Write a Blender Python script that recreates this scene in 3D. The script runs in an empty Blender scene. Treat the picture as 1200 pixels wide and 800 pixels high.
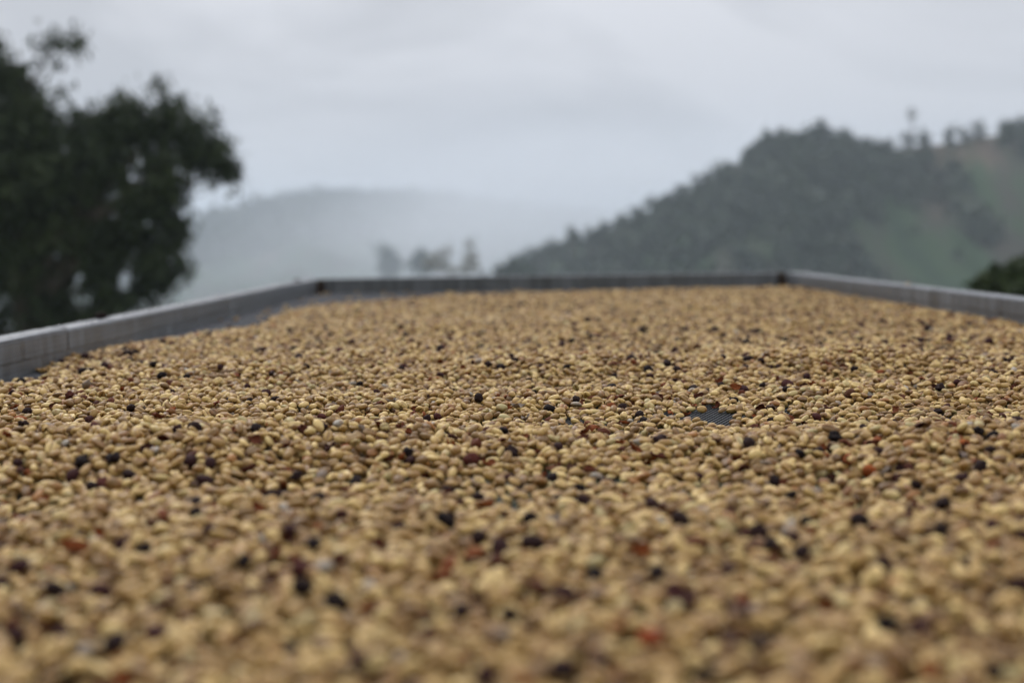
import bpy, math, random
import numpy as np
from mathutils import Matrix, Vector

S = bpy.context.scene
COL = S.collection
rng = np.random.default_rng(7)
random.seed(7)

# ------------------------------------------------------------------ camera
CAM = np.array([0.0, 0.0, 1.131])          # the net of the drying bed lies at z = 1.0
F = 1667.0                                 # focal length in pixels of a 1200 px wide frame (50 mm)
PITCH, ROLL = math.radians(4.08), math.radians(-0.84)
cam_d = bpy.data.cameras.new('camera'); cam = bpy.data.objects.new('camera', cam_d); COL.objects.link(cam)
CR = Matrix.Rotation(math.pi/2 - PITCH, 3, 'X') @ Matrix.Rotation(ROLL, 3, 'Z')
cam.matrix_world = Matrix.Translation(Vector(CAM)) @ CR.to_4x4()
cam_d.lens, cam_d.sensor_width = 50.0, 36.0
cam_d.clip_start, cam_d.clip_end = 0.02, 30000
cam_d.dof.use_dof = True
cam_d.dof.focus_distance = 1.03
cam_d.dof.aperture_fstop = 5.8
S.camera = cam
CRn = np.array(CR)

def at(px, py, Y):
    """the point at world distance y = Y that is seen at photograph pixel (px, py)"""
    d = CRn @ np.array([(px-600)/F, (400-py)/F, -1.0])
    return CAM + d*(Y/d[1])

def project(P):
    q = (np.asarray(P)-CAM) @ CRn
    return 600 + F*q[..., 0]/-q[..., 2], 400 - F*q[..., 1]/-q[..., 2], -q[..., 2]

# ------------------------------------------------------------------ sky, sun, exposure
SUN_EL, SUN_AZ = math.radians(46), math.radians(-25)     # azimuth from +y towards +x
w = bpy.data.worlds.new('World'); S.world = w; w.use_nodes = True
nt = w.node_tree; nt.nodes.clear(); N = nt.nodes.new; L = nt.links.new
sky = N('ShaderNodeTexSky'); sky.sky_type = 'NISHITA'; sky.sun_disc = False
sky.sun_elevation = SUN_EL; sky.sun_rotation = SUN_AZ; sky.altitude = 900
sky.air_density, sky.dust_density = 1.0, 3.0
hs = N('ShaderNodeHueSaturation'); hs.inputs['Saturation'].default_value = 0.25; L(sky.outputs[0], hs.inputs['Color'])
tc = N('ShaderNodeTexCoord')
sx = N('ShaderNodeSeparateXYZ'); L(tc.outputs['Generated'], sx.inputs[0])
# overcast layer: brighter towards the zenith, with soft broad clouds
mp = N('ShaderNodeMapping'); mp.inputs['Scale'].default_value = (1.0, 1.0, 2.2); mp.inputs['Location'].default_value = (1.7, 0.2, 0.5)
L(tc.outputs['Generated'], mp.inputs[0])
n1 = N('ShaderNodeTexNoise'); n1.inputs['Scale'].default_value = 3.4; n1.inputs['Detail'].default_value = 4; n1.inputs['Roughness'].default_value = 0.5
n1.inputs['Distortion'].default_value = 0.6
L(mp.outputs[0], n1.inputs['Vector'])
cr = N('ShaderNodeValToRGB'); L(n1.outputs[0], cr.inputs[0])
e = cr.color_ramp.elements
e[0].position, e[0].color = 0.40, (0.73, 0.738, 0.79, 1)
e[1].position, e[1].color = 0.59, (1.08, 1.085, 1.15, 1)
grad = N('ShaderNodeMapRange'); L(sx.outputs['Z'], grad.inputs['Value'])
grad.inputs['From Min'].default_value, grad.inputs['From Max'].default_value = 0.0, 1.0
grad.inputs['To Min'].default_value, grad.inputs['To Max'].default_value = 4.9, 19.0
mul = N('ShaderNodeVectorMath'); mul.operation = 'SCALE'; L(cr.outputs[0], mul.inputs[0]); L(grad.outputs[0], mul.inputs['Scale'])
mx = N('ShaderNodeMix'); mx.data_type = 'RGBA'; mx.inputs['Factor'].default_value = 0.9
L(hs.outputs[0], mx.inputs['A']); L(mul.outputs[0], mx.inputs['B'])
bg = N('ShaderNodeBackground'); bg.inputs['Strength'].default_value = 0.1
L(mx.outputs['Result'], bg.inputs[0]); wo = N('ShaderNodeOutputWorld'); L(bg.outputs[0], wo.inputs[0])

sun_d = bpy.data.lights.new('sun', 'SUN'); sun = bpy.data.objects.new('sun', sun_d); COL.objects.link(sun)
sun_d.energy, sun_d.angle, sun_d.color = 1.5, math.radians(14), (1.0, 0.97, 0.93)
sd = Vector((math.sin(SUN_AZ)*math.cos(SUN_EL), math.cos(SUN_AZ)*math.cos(SUN_EL), math.sin(SUN_EL)))
sun.rotation_euler = sd.to_track_quat('Z', 'Y').to_euler()
sun.location = (0, 0, 20)

S.view_settings.view_transform = 'Standard'; S.view_settings.look = 'None'
S.view_settings.exposure = 0.0; S.view_settings.gamma = 1.0
S.render.engine = 'CYCLES'
S.cycles.use_denoising = True
S.cycles.max_bounces = 7
S.cycles.diffuse_bounces = 1; S.cycles.glossy_bounces = 3; S.cycles.volume_bounces = 2
S.cycles.volume_step_rate = 3.0; S.cycles.volume_max_steps = 128
S.cycles.use_fast_gi = False

# ------------------------------------------------------------------ helpers
def mesh_np(name, V, Fq, mat=None, smooth=False):
    """mesh from a vertex array and a face array of constant corner count"""
    V = np.asarray(V, np.float32); Fq = np.asarray(Fq, np.int32)
    me = bpy.data.meshes.new(name)
    me.vertices.add(len(V)); me.vertices.foreach_set('co', V.ravel())
    k = Fq.shape[1]
    me.loops.add(Fq.size); me.loops.foreach_set('vertex_index', Fq.ravel())
    me.polygons.add(len(Fq)); me.polygons.foreach_set('loop_start', np.arange(0, Fq.size, k, dtype=np.int32))
    if smooth: me.polygons.foreach_set('use_smooth', np.ones(len(Fq), bool))
    me.update(calc_edges=True); me.validate()
    if mat: me.materials.append(mat)
    return me

def obj(name, me, parent=None, **props):
    o = bpy.data.objects.new(name, me); COL.objects.link(o)
    if parent: o.parent = parent
    for k, v in props.items(): o[k] = v
    return o

def thing(name, loc, label, category, group=None):
    o = bpy.data.objects.new(name, None); COL.objects.link(o); o.location = loc; o.empty_display_size = 0.1
    o['label'] = label; o['category'] = category
    if group: o['group'] = group
    return o

def vnoise(x, y, seed=0):
    """smooth value noise 0..1 on arrays"""
    x = np.asarray(x, float); y = np.asarray(y, float)
    xi = np.floor(x).astype(np.int64); yi = np.floor(y).astype(np.int64)
    fx, fy = x-xi, y-yi; fx = fx*fx*(3-2*fx); fy = fy*fy*(3-2*fy)
    def h(a, b):
        n = (a*374761393 + b*668265263 + seed*2147483647) & 0xffffffff
        n = ((n ^ (n >> 13))*1274126177) & 0xffffffff
        return ((n ^ (n >> 16)) & 0xffff)/65535.0
    return (h(xi, yi)*(1-fx)+h(xi+1, yi)*fx)*(1-fy) + (h(xi, yi+1)*(1-fx)+h(xi+1, yi+1)*fx)*fy

def fbm(x, y, seed=0, oct=4):
    s, a, t = 0, 1.0, 0
    for i in range(oct):
        s = s + a*vnoise(np.asarray(x)*2**i, np.asarray(y)*2**i, seed+i*17); t += a; a *= 0.5
    return s/t

def mat(name, color, rough=0.7, metal=0.0, spec=0.5):
    m = bpy.data.materials.new(name); m.use_nodes = True
    b = m.node_tree.nodes['Principled BSDF']
    b.inputs['Base Color'].default_value = (*color, 1); b.inputs['Roughness'].default_value = rough
    b.inputs['Metallic'].default_value = metal; b.inputs['Specular IOR Level'].default_value = spec
    return m, m.node_tree, b

def ramp(nt, fac, stops):
    r = nt.nodes.new('ShaderNodeValToRGB'); nt.links.new(fac, r.inputs[0])
    el = r.color_ramp.elements
    while len(el) < len(stops): el.new(0.5)
    for q, (p, c) in zip(el, stops): q.position = p; q.color = (*c, 1)
    return r

def noise(nt, scale, detail=3, rough=0.5, coord='Object', mapping=None):
    t = nt.nodes.new('ShaderNodeTexCoord'); n = nt.nodes.new('ShaderNodeTexNoise')
    n.inputs['Scale'].default_value = scale; n.inputs['Detail'].default_value = detail; n.inputs['Roughness'].default_value = rough
    src = t.outputs[coord]
    if mapping:
        m = nt.nodes.new('ShaderNodeMapping'); m.inputs['Scale'].default_value = mapping
        nt.links.new(src, m.inputs[0]); src = m.outputs[0]
    nt.links.new(src, n.inputs['Vector'])
    return n.outputs[0]

def mixc(nt, fac, a, b, mode='MIX'):
    m = nt.nodes.new('ShaderNodeMix'); m.data_type = 'RGBA'; m.blend_type = mode
    for s, v in (('Factor', fac), ('A', a), ('B', b)):
        i = m.inputs[s] if s != 'Factor' else m.inputs[0]
        if s != 'Factor': i = [q for q in m.inputs if q.name == s and q.type == 'RGBA'][0]
        if hasattr(v, 'is_linked'): nt.links.new(v, i)
        else: i.default_value = v if s == 'Factor' else (*v, 1)
    return [q for q in m.outputs if q.type == 'RGBA'][0]

def bump(nt, b, h, strength, dist):
    n = nt.nodes.new('ShaderNodeBump'); n.inputs['Strength'].default_value = strength; n.inputs['Distance'].default_value = dist
    nt.links.new(h, n.inputs['Height']); nt.links.new(n.outputs[0], b.inputs['Normal'])

# ------------------------------------------------------------------ materials
def foliage_mat(name, c0, c1, c2, scale):
    m, t, b = mat(name, c0, 0.65, 0, 0.3)
    r = ramp(t, noise(t, scale, 4), [(0.3, c0), (0.5, c1), (0.72, c2)])
    t.links.new(r.outputs[0], b.inputs['Base Color'])
    return m
M_leaf = foliage_mat('dark_leaves', (0.015, 0.026, 0.009), (0.028, 0.044, 0.013), (0.05, 0.068, 0.021), 1.6)
M_bush = foliage_mat('bush_leaves', (0.022, 0.034, 0.010), (0.034, 0.054, 0.015), (0.055, 0.075, 0.022), 3.0)
M_brown = foliage_mat('olive_leaves', (0.08, 0.072, 0.035), (0.12, 0.105, 0.052), (0.17, 0.145, 0.08), 0.8)
M_far = foliage_mat('far_leaves', (0.015, 0.030, 0.017), (0.023, 0.042, 0.022), (0.036, 0.056, 0.027), 0.12)
M_bark, t, b = mat('bark', (0.07, 0.055, 0.04), 0.9)
r = ramp(t, noise(t, 6, 5, 0.6, 'Object', (1, 1, 0.25)), [(0.35, (0.035, 0.028, 0.02)), (0.65, (0.11, 0.09, 0.07))])
t.links.new(r.outputs[0], b.inputs['Base Color']); bump(t, b, r.outputs[0], 0.6, 0.02)

M_ground, t, b = mat('meadow_ground', (0.06, 0.08, 0.03), 0.95, 0, 0.1)
r = ramp(t, noise(t, 0.02, 8, 0.6), [(0.35, (0.035, 0.055, 0.022)), (0.5, (0.065, 0.085, 0.035)), (0.68, (0.11, 0.10, 0.055))])
t.links.new(r.outputs[0], b.inputs['Base Color'])

def hill_mat(name, soil):
    m, t, b = mat(name, (0.05, 0.07, 0.03), 0.95, 0, 0.1)
    r = ramp(t, noise(t, 0.09, 6, 0.62, 'Object', (1, 0.15, 0.5)),
             [(0.36, (0.018, 0.036, 0.018)), (0.46, (0.030, 0.054, 0.024)), (0.56, (0.038, 0.040, 0.029)), (0.66, (0.064, 0.050, 0.038))])
    out = r.outputs[0]
    if soil:                                 # ploughed soil terrace below the ridge, stored per vertex
        a = t.nodes.new('ShaderNodeAttribute'); a.attribute_name = 'soil'
        out = mixc(t, a.outputs['Fac'], out, (0.105, 0.08, 0.06))
    t.links.new(out, b.inputs['Base Color'])
    return m
M_hill = hill_mat('hill_slope', True)
M_hill2 = hill_mat('far_hill_slope', False)

# beans: every bean carries a 'tone' between 0 and 1
def tone_of(t):
    a = t.nodes.new('ShaderNodeAttribute'); a.attribute_type = 'INSTANCER'; a.attribute_name = 'tone'
    return a.outputs['Fac']
M_bean, t, b = mat('parchment_bean', (0.45, 0.34, 0.17), 0.5, 0, 0.35)
tn = tone_of(t)
base = ramp(t, tn, [(0.0, (0.12, 0.062, 0.018)), (0.2, (0.26, 0.155, 0.048)), (0.5, (0.40, 0.255, 0.080)), (0.78, (0.62, 0.45, 0.175)),
                    (0.85, (0.34, 0.28, 0.12)), (0.88, (0.34, 0.155, 0.04)), (0.95, (0.20, 0.085, 0.025)), (0.975, (0.30, 0.27, 0.22))]).outputs[0]
sp = t.nodes.new('ShaderNodeVectorMath'); sp.operation = 'ADD'
tcn = t.nodes.new('ShaderNodeTexCoord'); cmb = t.nodes.new('ShaderNodeCombineXYZ')
mm = t.nodes.new('ShaderNodeMath'); mm.operation = 'MULTIPLY'; mm.inputs[1].default_value = 37.0; t.links.new(tn, mm.inputs[0])
t.links.new(mm.outputs[0], cmb.inputs[0]); t.links.new(mm.outputs[0], cmb.inputs[2])
t.links.new(tcn.outputs['Object'], sp.inputs[0]); t.links.new(cmb.outputs[0], sp.inputs[1])
nn = t.nodes.new('ShaderNodeTexNoise'); nn.inputs['Scale'].default_value = 260; nn.inputs['Detail'].default_value = 4
t.links.new(sp.outputs[0], nn.inputs['Vector'])
st = ramp(t, nn.outputs[0], [(0.47, (0, 0, 0)), (0.70, (0.85, 0.85, 0.85))])
c = mixc(t, st.outputs[0], base, (0.23, 0.10, 0.026))
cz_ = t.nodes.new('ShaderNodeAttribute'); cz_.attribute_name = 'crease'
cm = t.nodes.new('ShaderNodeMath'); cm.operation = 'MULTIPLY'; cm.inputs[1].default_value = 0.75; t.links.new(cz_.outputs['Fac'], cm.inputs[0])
c = mixc(t, cm.outputs[0], c, (0.10, 0.05, 0.018))  # crease coloured darker, painting in the shade of its depth
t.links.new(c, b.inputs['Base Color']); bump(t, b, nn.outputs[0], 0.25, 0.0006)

M_dark, t, b = mat('dried_cherry', (0.03, 0.015, 0.016), 0.75, 0, 0.09)
r = ramp(t, tone_of(t), [(0.0, (0.010, 0.007, 0.007)), (0.4, (0.020, 0.010, 0.009)), (0.6, (0.036, 0.013, 0.013)), (0.75, (0.07, 0.018, 0.013)),
                         (0.85, (0.085, 0.04, 0.02)), (0.93, (0.22, 0.045, 0.016)), (1.0, (0.30, 0.09, 0.02))])
c = mixc(t, ramp(t, noise(t, 420, 3), [(0.5, (0, 0, 0)), (0.8, (0.4, 0.4, 0.4))]).outputs[0], r.outputs[0], (0.07, 0.045, 0.045))
t.links.new(c, b.inputs['Base Color']); bump(t, b, noise(t, 500, 3), 0.5, 0.001)

M_husk, t, b = mat('coffee_husk', (0.2, 0.05, 0.02), 0.7, 0, 0.12)
r = ramp(t, tone_of(t), [(0.0, (0.035, 0.012, 0.008)), (0.35, (0.10, 0.026, 0.010)), (0.6, (0.22, 0.06, 0.015)), (0.75, (0.075, 0.045, 0.032)), (0.9, (0.24, 0.195, 0.16))])
t.links.new(r.outputs[0], b.inputs['Base Color'])

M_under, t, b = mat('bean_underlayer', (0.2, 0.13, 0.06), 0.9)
r = ramp(t, noise(t, 220, 2), [(0.4, (0.05, 0.03, 0.012)), (0.6, (0.15, 0.095, 0.04))]); t.links.new(r.outputs[0], b.inputs['Base Color'])  # darker than the beans above, standing in for shade in the gaps

M_rail, t, b = mat('weathered_rail', (0.2, 0.2, 0.2), 0.5, 0.55, 0.5)
streak = noise(t, 22, 6, 0.65, 'Object', (6, 2.2, 0.35))
lines = noise(t, 30, 4, 0.6, 'Object', (1, 0.06, 9))
r = ramp(t, streak, [(0.30, (0.085, 0.092, 0.10)), (0.5, (0.155, 0.166, 0.182)), (0.70, (0.27, 0.288, 0.312))])
c = mixc(t, 0.35, r.outputs[0], ramp(t, lines, [(0.35, (0.05, 0.05, 0.05)), (0.6, (0.18, 0.187, 0.196))]).outputs[0])
t.links.new(c, b.inputs['Base Color'])
rr = t.nodes.new('ShaderNodeMapRange'); t.links.new(streak, rr.inputs['Value'])
rr.inputs['From Min'].default_value, rr.inputs['From Max'].default_value = 0.3, 0.7
rr.inputs['To Min'].default_value, rr.inputs['To Max'].default_value = 0.34, 0.6
t.links.new(rr.outputs[0], b.inputs['Roughness']); bump(t, b, lines, 0.15, 0.001)
M_bracket, t, b = mat('rusty_bracket', (0.03, 0.022, 0.015), 0.8, 0.2)
r = ramp(t, noise(t, 60, 4), [(0.4, (0.018, 0.013, 0.010)), (0.65, (0.06, 0.035, 0.02))]); t.links.new(r.outputs[0], b.inputs['Base Color'])
M_net, t, b = mat('shade_net', (0.035, 0.038, 0.045), 0.55, 0, 0.35)
r = ramp(t, noise(t, 90, 2), [(0.35, (0.028, 0.03, 0.036)), (0.65, (0.05, 0.053, 0.062))]); t.links.new(r.outputs[0], b.inputs['Base Color'])
M_post, t, b = mat('bed_post_wood', (0.14, 0.1, 0.07), 0.85)
r = ramp(t, noise(t, 14, 5, 0.6, 'Object', (1, 1, 0.1)), [(0.35, (0.08, 0.055, 0.035)), (0.65, (0.2, 0.15, 0.10))]); t.links.new(r.outputs[0], b.inputs['Base Color'])
M_drop, t, b = mat('water_drop', (0.9, 0.9, 0.9), 0.03, 0, 0.5)
b.inputs['Transmission Weight'].default_value = 1.0; b.inputs['IOR'].default_value = 1.33

# ------------------------------------------------------------------ ground: one sheet that falls away from the terrace of the bed
def ground_z(x, y):
    d = np.maximum(0, y-5.5)
    z = -46*(1-np.exp(-(0.16*d)/46))
    d2 = np.maximum(0, np.abs(x)-60)*np.clip(y/200, 0, 1)
    z = z + (fbm(x*0.02+9, y*0.02, 3)-0.5)*np.clip((np.hypot(x, y)-8)*0.02, 0, 3.0)
    up = np.maximum(0, -y-5)                      # unseen rising slope behind the bed, shaped to darken what faces the camera
    z = z + 78*(1-np.exp(-up*0.5/78))
    return np.maximum(z, -46.5)
u = np.sinh(np.linspace(-1, 1, 181)*6.6); u = u/u[-1]*4300
X, Y = np.meshgrid(u, u)
Z = ground_z(X, Y)
def grid_faces(r, c):
    i = np.arange(r*c).reshape(r, c)
    return np.stack([i[:-1, :-1], i[:-1, 1:], i[1:, 1:], i[1:, :-1]], -1).reshape(-1, 4)
obj('ground', mesh_np('ground', np.stack([X, Y, Z], -1).reshape(-1, 3), grid_faces(*X.shape), M_ground, True), kind='structure')

# ------------------------------------------------------------------ hills
def hill(name, ridge, foot_y, zfoot, back, material, rough, soil=None, ncol=300, nrow=70):
    """ridge: (px, py, Y); the slope falls from the ridge towards the viewer to foot_y, and behind it again"""
    R = np.array(ridge, float)
    s = np.linspace(0, 1, ncol)
    pc = np.interp(s, np.linspace(0, 1, len(R)), R[:, 0]); o = np.argsort(pc); pc = pc[o]
    py = np.interp(pc, R[:, 0], R[:, 1]); yy = np.interp(pc, R[:, 0], R[:, 2])
    P = np.array([at(a, b_, c_) for a, b_, c_ in zip(pc, py, yy)])
    V = np.zeros((nrow, ncol, 3)); so = np.zeros((nrow, ncol))
    for j, tt in enumerate(np.linspace(0, 1.6, nrow)):
        if tt <= 1:
            y = foot_y + (P[:, 1]-foot_y)*tt
            z = zfoot + (P[:, 2]-zfoot)*(tt**0.85)
        else:
            q = (tt-1)/0.6
            y = P[:, 1] + back*q; z = P[:, 2] + (zfoot-P[:, 2])*q**1.3
        x = P[:, 0]*(0.4+0.6*y/P[:, 1]) if tt <= 1 else P[:, 0]*(y/P[:, 1])
        nz = (fbm(x*0.05, y*0.03, 5)-0.5)*rough*2*np.clip(1.0-np.exp(-6*abs(1-tt)), 0.12, 1)
        V[j] = np.stack([x, y, z+nz], -1)
        if soil is not None: so[j] = soil(pc, tt)
    me = mesh_np(name, V.reshape(-1, 3), grid_faces(nrow, ncol), material, True)
    if soil is not None:
        at_ = me.attributes.new('soil', 'FLOAT', 'POINT'); at_.data.foreach_set('value', so.ravel().astype(np.float32))
    return obj(name, me, kind='structure'), V

HY = 250.0
ridge_px = [(330, 640), (390, 540), (440, 450), (485, 385), (520, 345), (560, 330), (610, 305), (650, 291), (700, 275), (740, 256), (780, 238), (820, 217), (860, 194), (890, 175), (915, 163), (950, 160), (985, 165),
            (1010, 173), (1050, 174), (1100, 168), (1150, 160), (1200, 150), (1300, 138), (1450, 150), (1650, 190), (1850, 260)]
def soil_patch(pc, tt):
    a = np.clip((pc-1040)/25, 0, 1)*np.clip((1175-pc)/20, 0, 1)
    top = 0.985; bot = np.interp(pc, [1040, 1170], [0.93, 0.87])
    bot = bot + 0.05*(vnoise(pc*0.12, pc*0+3, 8)-0.5)
    return a*(0.35+0.65*vnoise(pc*0.15, pc*0+tt*60, 9))*np.clip((tt-bot)/0.03, 0, 1)*np.clip((top+0.04-tt)/0.02, 0, 1)
_, HV = hill('hill', [(a, b_, HY+max(0, (760-a))*0.45) for a, b_ in ridge_px], 140, -47, 160, M_hill, 2.4, soil_patch)
far_ridge = [(-700, 300), (-400, 270), (-100, 285), (100, 305), (180, 300), (215, 286), (250, 266), (290, 251), (340, 241), (380, 236), (420, 237), (460, 238), (490, 234), (540, 238),
             (600, 243), (700, 250), (850, 255), (1100, 250), (1500, 260)]
fy = [700, 720, 740, 760, 780, 800, 840, 880, 930, 980, 1040, 1120, 1200, 1380, 1700, 2000, 2300, 2500, 2600]
_, FV = hill('far_hill', [(a, b_, c_) for (a, b_), c_ in zip(far_ridge, fy)], 520, -47.2, 500, M_hill2, 9.0, None, 320, 60)

# ------------------------------------------------------------------ leaves, trunks
def leaf_quads(C, size, droop=0.3, elong=2.0):
    """n leaf-shaped quads (a folded diamond of 4 corners) at the centres C"""
    n = len(C); g = rng.normal(size=(n, 3)); g[:, 2] -= droop*1.5
    a = g/np.linalg.norm(g, axis=1, keepdims=True)
    h = rng.normal(size=(n, 3)); bb = np.cross(a, h); bb /= np.linalg.norm(bb, axis=1, keepdims=True)
    s = (size*rng.uniform(0.6, 1.35, n))[:, None]
    L_, W_ = a*s*0.5, bb*s*0.5/elong
    nrm = np.cross(a, bb)*s*0.08
    V = np.stack([C-L_, C+W_+nrm, C+L_, C-W_+nrm], 1).reshape(-1, 3)
    return V, np.arange(4*n).reshape(n, 4)

def blob_points(blobs, n, clump, shell=0.55, per=22):
    """leaf centres gathered in small clumps through ellipsoid blobs: (centre, radii, weight)"""
    wts = np.array([q[2] for q in blobs], float); wts /= wts.sum()
    out = []
    for (c0, r0, _), k in zip(blobs, (wts*n).astype(int)):
        m = max(1, k//per)
        d = rng.normal(size=(m, 3)); d /= np.linalg.norm(d, axis=1, keepdims=True)
        rad = (shell + (1-shell)*rng.random(m))*rng.uniform(0.75, 1.06, m)
        cc = np.asarray(c0) + d*rad[:, None]*np.asarray(r0)
        pts = np.repeat(cc, per, 0) + rng.normal(size=(m*per, 3))*clump*np.array([1, 1, 0.8])
        out.append(pts)
    return np.concatenate(out)

def tube(path, radii, seg=8):
    P = np.asarray(path, float); V = []; Fs = []
    for i, p in enumerate(P):
        d = P[min(i+1, len(P)-1)]-P[max(i-1, 0)]; d /= np.linalg.norm(d)
        a = np.cross(d, [0.3, 0.9, 0.1]); a /= np.linalg.norm(a); b_ = np.cross(d, a)
        for k in range(seg):
            th = 2*math.pi*k/seg
            V.append(p + radii[i]*(a*math.cos(th)+b_*math.sin(th))*(1+0.08*math.sin(3*th+i)))
        if i:
            for k in range(seg):
                q = (i-1)*seg
                Fs.append((q+k, q+(k+1) % seg, q+seg+(k+1) % seg, q+seg+k))
    return np.array(V), np.array(Fs)

def join(parts):
    Vs, Fs, o = [], [], 0
    for v, f in parts:
        Vs.append(v); Fs.append(np.asarray(f)+o); o += len(v)
    return np.concatenate(Vs), np.concatenate(Fs)

def limbs(base, top, r, targets, seg=8, wob=0.06):
    """tapered trunk from base to top with limbs out to the targets"""
    base, top = np.asarray(base, float), np.asarray(top, float); H = np.linalg.norm(top-base)
    ts = np.linspace(0, 1, 7)
    path = np.array([base+(top-base)*q + np.array([math.sin(q*5+1)*wob*H*q, math.cos(q*4)*wob*H*q*0.6, 0])*0.5 for q in ts])
    parts = [tube(path, [r*(1.25 if i == 0 else 1)*(1-0.6*q) for i, q in enumerate(ts)], seg)]
    for tg in targets:
        tg = np.asarray(tg, float); s0 = rng.uniform(0.35, 0.95)
        k = min(5, int(s0*6)); a = path[k]; mid = (a+tg)/2 + np.array([0, 0, 0.06*H]) + rng.normal(size=3)*0.03*H
        pts = [a, a*0.6+mid*0.4, mid, mid*0.5+tg*0.5, tg]
        parts.append(tube(pts, [r*0.45, r*0.36, r*0.26, r*0.16, r*0.06], 6))
    return join(parts)

def px_blob(px, py, Y, rx, ry, wgt=None, rz=None):
    k = Y/F
    return (at(px, py, Y), (rx*k, (rz or (rx+ry)/2)*k, ry*k), wgt if wgt is not None else rx*ry)

# the big dark tree beyond the side rail
TY = 20.0
blobs = [px_blob(*q) for q in [
    (-60, 190, TY, 110, 120), (20, 205, TY, 70, 90), (75, 215, TY, 55, 75), (120, 190, TY, 45, 60), (150, 150, TY, 38, 36), (185, 165, TY, 30, 42),
    (222, 165, TY, 33, 38), (250, 185, TY, 27, 33), (262, 200, TY, 16, 22), (205, 130, TY, 16, 18), (150, 125, TY, 16, 16), (100, 150, TY, 35, 26),
    (25, 120, TY, 30, 40), (8, 92, TY, 22, 24), (40, 150, TY, 35, 35), (195, 215, TY, 30, 40), (165, 240, TY, 40, 45), (200, 262, TY, 20, 40),
    (130, 280, TY, 40, 55), (80, 290, TY, 45, 50), (20, 300, TY, 55, 60), (180, 300, TY, 22, 40), (-70, 320, TY, 90, 80), (120, 330, TY, 26, 40), (45, 350, TY, 34, 34, 700),
    (165, 335, TY, 16, 26, 260), (205, 300, TY, 10, 34, 300), (185, 335, TY, 14, 30, 420), (145, 352, TY, 26, 24, 600), (215, 325, TY, 7, 22, 110), (10, 380, TY, 30, 26, 900), (70, 372, TY, 40, 26, 1300), (120, 372, TY, 30, 20, 700), (70, 50, TY, 22, 9, 120), (92, 48, TY, 10, 9, 60), (55, 60, TY, 8, 8, 40), (58, 80, TY, 9, 12, 25), (72, 112, TY, 8, 10, 30),
    (183, 104, TY, 4, 9, 14), (245, 140, TY, 8, 8, 30), (-40, 60, TY, 50, 40), (-120, 120, TY, 60, 70)]]
pts = np.concatenate([blob_points(blobs, 52000, 0.10, 0.3), blob_points(blobs, 9000, 0.125, 0.8)])
pts = pts[~((np.abs(pts[:, 0]) < 0.4) & (pts[:, 2] < -0.6))]
# gaps in the crown that show the sky behind
qx, qy, _ = project(pts)
keep = np.ones(len(pts), bool)
gap = vnoise(pts[:, 0]*3.1+5, pts[:, 2]*3.1, 31)
keep &= ~((gap > 0.80) & (qy > 245) & (rng.random(len(pts)) < 0.92))
pts = pts[keep]
tree_base = np.array([at(20, 400, TY)[0], TY, ground_z(np.array(at(20, 400, TY)[0]), np.array(TY))-0.1])
root = thing('tree', tree_base, 'big dark broadleaf tree with drooping leafy branches beyond the side rail', 'tree')
V, Fq = leaf_quads(pts, 0.125, 0.7, 2.6)
obj('crown', mesh_np('crown', V-tree_base, Fq, M_leaf), root)
tv, tf = limbs(tree_base, at(40, 170, TY), 0.22, [q[0] for q in blobs[1:24]])
twig = tube([at(20, 120, TY), at(38, 95, TY), at(52, 72, TY), at(70, 52, TY), at(95, 47, TY)], [0.03, 0.022, 0.016, 0.01, 0.004], 6)
tv, tf = join([(tv, tf), twig])
obj('trunk', mesh_np('trunk', tv-tree_base, tf, M_bark, True), root)

def small_tree(name, label, group, blob_list, Y, n, leaf, clump, material, base_px, trunk_r, cat='tree', shell=0.3, per=14):
    bl = [px_blob(q[0], q[1], Y, *q[2:]) for q in blob_list]
    bx = at(base_px, 320, Y)[0]; base = np.array([bx, Y, float(ground_z(np.array(bx), np.array(Y)))-0.05])
    top = np.mean([q[0] for q in bl], axis=0)
    root = thing(name, base, label, cat, group)
    V, Fq = leaf_quads(blob_points(bl, n, clump, shell, per), leaf, 0.1, 1.7)
    obj('crown', mesh_np('crown', V-base, Fq, material), root)
    v, f = limbs(base, top, trunk_r, [q[0] for q in bl], 6, 0.03)
    obj('trunk', mesh_np('trunk', v-base, f, M_bark, True), root)
    return root

small_tree('bush', 'dark green leafy bush just beyond the side rail below the hill', None,
           [(1150, 336, 14, 10), (1168, 330, 18, 16), (1190, 326, 18, 16), (1212, 318, 26, 24), (1240, 330, 40, 35), (1180, 345, 40, 20)], 14.0, 5200, 0.09, 0.04, M_bush, 1205, 0.05, 'bush')
small_tree('tree', 'taller of two thin olive brown trees just past the end rail', 'thin olive trees past the end rail',
           [(549, 287, 5, 9), (552, 299, 6, 8), (546, 312, 7, 8), (556, 316, 6, 8), (537, 317, 7, 5, 30)], 190, 190, 0.62, 0.40, M_brown, 549, 0.08, 'tree', 0.0, 5)
small_tree('tree', 'lower and wider of two thin olive brown trees past the end rail', 'thin olive trees past the end rail',
           [(511, 301, 6, 8), (524, 295, 6, 8), (518, 309, 9, 7), (503, 312, 6, 7), (528, 316, 8, 6)], 195, 210, 0.62, 0.42, M_brown, 517, 0.08, 'tree', 0.0, 5)
small_tree('tree', 'faint blue round tree fading into the valley mist beside an olive tree', None, [(495, 300, 7, 12), (500, 312, 9, 10), (489, 310, 7, 8)], 520, 420, 2.2, 1.3, M_far, 498, 0.5)
small_tree('tree', 'faintest round tree standing alone in the valley mist', None, [(455, 302, 9, 13), (457, 312, 10, 12)], 620, 420, 3.0, 1.8, M_far, 456, 0.6)
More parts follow.
